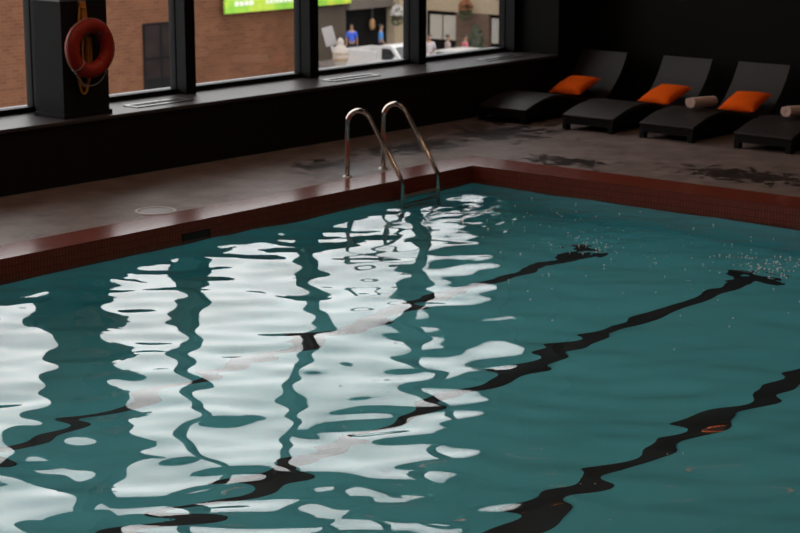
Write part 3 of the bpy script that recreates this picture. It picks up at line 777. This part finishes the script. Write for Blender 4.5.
# ------------------------------------------------------------------ people across the street
def skin_mesh(name, verts, edges, radii, mat, parent, root=0, sub=1):
    me = bpy.data.meshes.new(name); me.from_pydata(verts, edges, [])
    o = bpy.data.objects.new(name, me); C.objects.link(o)
    sm = o.modifiers.new('skin', 'SKIN'); sm.use_smooth_shade = True
    for i, r in enumerate(radii):
        sv = me.skin_vertices[0].data[i]; sv.radius = r if isinstance(r, tuple) else (r, r); sv.use_root = (i == root)
    ss = o.modifiers.new('sub', 'SUBSURF'); ss.levels = ss.render_levels = sub
    dg = bpy.context.evaluated_depsgraph_get(); dg.update()
    me2 = bpy.data.meshes.new_from_object(o.evaluated_get(dg)); me2.name = name
    bpy.data.objects.remove(o); me2.materials.append(mat)
    o = bpy.data.objects.new(name, me2); C.objects.link(o); o.parent = parent
    return o

def person(loc, rotz, shirt, trousers, label, stride=.12, arm=.15):
    t = thing('person', label, 'person', loc, rotz, 'people across the street')
    V, E, R = [], [], []
    def chain(start, pts, rads):
        prev = start
        for p, r in zip(pts, rads):
            V.append(p); R.append(r); i = len(V)-1
            if prev is not None: E.append((prev, i))
            prev = i
        return prev
    pel = chain(None, [(0,0,.95)], [(.15,.11)])
    chest = chain(pel, [(0,0,1.12), (0,0,1.32)], [(.13,.10), (.16,.11)])
    sh_ = chain(chest, [(0,0,1.42)], [(.12,.09)])
    nk = chain(sh_, [(0,.01,1.50)], [.05])
    chain(nk, [(0,.015,1.57), (0,.02,1.66), (0,.01,1.73)], [(.065,.075), (.078,.095), (.05,.06)])
    arms, legs = [], []
    for s in (-1, 1):
        f = s*arm
        pts = [(s*.18,0,1.40), (s*.235,.02*s,1.13), (s*.25,f*.6+.06,.90), (s*.25,f*.8+.08,.82)]
        h = chain(sh_, pts, [.055,.042,.032,.035]); arms.append(pts)
        for q, (dy, ln) in enumerate([(-.025,.075), (-.008,.085), (.010,.08), (.026,.065)]):
            b = pts[-1]; chain(h, [(b[0], b[1]+dy, b[2]-ln*.6), (b[0]-s*.012, b[1]+dy+.008, b[2]-ln)], [.009,.008])
        b = pts[-1]; chain(h, [(b[0]-s*.01, b[1]+.045, b[2]-.01), (b[0]-s*.018, b[1]+.055, b[2]-.045)], [.010,.008])
        lp = [(s*.09,0,.88), (s*.10,s*stride*.5+.02,.50), (s*.10,s*stride,.09), (s*.11,s*stride+.13,.035)]
        chain(pel, lp, [.09,.06,.042,.035]); legs.append(lp)
    skin_mesh('body', V, E, R, M['skin'], t)
    # shirt and trousers follow the body a little outside it
    V, E, R = [], [], []
    c0 = chain(None, [(0,0,.86)], [(.17,.13)]); c1 = chain(c0, [(0,0,1.12), (0,0,1.32), (0,0,1.41)], [(.155,.12), (.18,.13), (.13,.105)])
    for a in arms: chain(c1, a[:2], [.07,.058])
    skin_mesh('shirt', V, E, R, shirt, t)
    V, E, R = [], [], []
    c0 = chain(None, [(0,0,.97)], [(.155,.115)])
    for l in legs: chain(c0, l[:3], [.10,.072,.058])
    skin_mesh('trousers', V, E, R, trousers, t)
    bm = bmesh.new()
    bmesh.ops.create_uvsphere(bm, u_segments=16, v_segments=10, radius=1, matrix=Matrix.Translation((0, -.01, 1.685)) @ Matrix.Diagonal((.088, .108, .095, 1)))
    bmesh.ops.delete(bm, geom=[v_ for v_ in bm.verts if v_.co.z < 1.63 or (v_.co.y > .05 and v_.co.z < 1.70)], context='VERTS')
    obj('hair', bm, M['hair'], t, smooth=True)
    bm = bmesh.new()
    bmesh.ops.create_cone(bm, segments=8, radius1=.016, radius2=.006, depth=.04, matrix=Matrix.Translation((0, .118, 1.625)) @ Matrix.Rotation(-PI/2, 4, 'X')); obj('nose', bm, M['skin'], t)
    return t
person((48.79, 45.42, GZ), 2.3, M['blue_cloth'], M['dark_cloth'], 'person in a royal blue top by the dark shop entrance', .05)
person((49.65, 44.39, GZ), -2.4, M['sky_cloth'], M['dark_cloth'], 'person in a bright sky blue top right of the shop entrance', .16)
person((47.18, 39.45, GZ), 2.0, M['white_cloth'], M['dark_cloth'], 'person in a white shirt beside the thick third mullion', .12)
person((47.7, 38.85, GZ), -2.2, M['grey_cloth'], M['dark_cloth'], 'person in a dull grey top walking beside the one in pink', .14)
person((48.15, 38.25, GZ), -2.1, M['pink_cloth'], M['grey_cloth'], 'person in a pink top left of the conical shrub', .16)

# ------------------------------------------------------------------ daylight
wd = bpy.data.worlds.new('overcast'); scene.world = wd; wd.use_nodes = True
nt = wd.node_tree; nt.nodes.clear()
out = nt.nodes.new('ShaderNodeOutputWorld'); bgn = nt.nodes.new('ShaderNodeBackground')
tc = nt.nodes.new('ShaderNodeTexCoord'); nz = nt.nodes.new('ShaderNodeTexNoise'); nz.inputs['Scale'].default_value = 3.5; nz.inputs['Detail'].default_value = 4
nt.links.new(tc.outputs['Generated'], nz.inputs['Vector'])
rp_ = nt.nodes.new('ShaderNodeValToRGB'); nt.links.new(nz.outputs['Fac'], rp_.inputs[0])
rp_.color_ramp.elements[0].position = .35; rp_.color_ramp.elements[0].color = (.82, .81, .82, 1)
rp_.color_ramp.elements[1].position = .65; rp_.color_ramp.elements[1].color = (1.0, .965, .95, 1)
nt.links.new(rp_.outputs[0], bgn.inputs[0]); bgn.inputs['Strength'].default_value = 3.2
nt.links.new(bgn.outputs[0], out.inputs[0])
for i in range(len(mull) - 1):       # portals only steer the sampling of the sky through each window
    a, b = mull[i], mull[i+1]
    ld = bpy.data.lights.new('sky_portal', 'AREA'); ld.shape = 'RECTANGLE'; ld.size = b - a - .2; ld.size_y = ZT - SZ - .1
    ld.cycles.is_portal = True
    lo_ = bpy.data.objects.new('sky_portal', ld); C.objects.link(lo_)
    lo_.location = ((a+b)/2, W + .3, (ZT + SZ)/2); lo_.rotation_euler = (-PI/2, 0, 0)

# ------------------------------------------------------------------ camera
f_px, pit, yaw, roll = 1876.69, .2149, .7044, -.0005
F = Vector((math.cos(pit)*math.cos(yaw), math.cos(pit)*math.sin(yaw), -math.sin(pit)))
Rv = Vector((math.sin(yaw), -math.cos(yaw), 0)); U = Rv.cross(F)
c_, s_ = math.cos(roll), math.sin(roll)
R2, U2 = c_*Rv + s_*U, -s_*Rv + c_*U
cam = bpy.data.cameras.new('camera'); co = bpy.data.objects.new('camera', cam); C.objects.link(co)
m = Matrix((R2, U2, -F)).transposed().to_4x4(); m.translation = (-15.9673, -12.5226, 3.3); co.matrix_world = m
cam.sensor_fit = 'HORIZONTAL'; cam.sensor_width = 22.3; cam.lens = f_px/800*22.3
cam.clip_end = 500
cam.dof.use_dof = True; cam.dof.focus_distance = 11.5; cam.dof.aperture_fstop = 2.8
scene.camera = co

scene.view_settings.view_transform = 'Standard'; scene.view_settings.look = 'None'
scene.view_settings.gamma = 1; scene.view_settings.exposure = 0; scene.view_settings.use_curve_mapping = False
cy = scene.cycles
cy.use_denoising = True
cy.max_bounces = 10; cy.transmission_bounces = 8; cy.transparent_max_bounces = 12; cy.diffuse_bounces = 5; cy.glossy_bounces = 5
cy.sample_clamp_indirect = 6
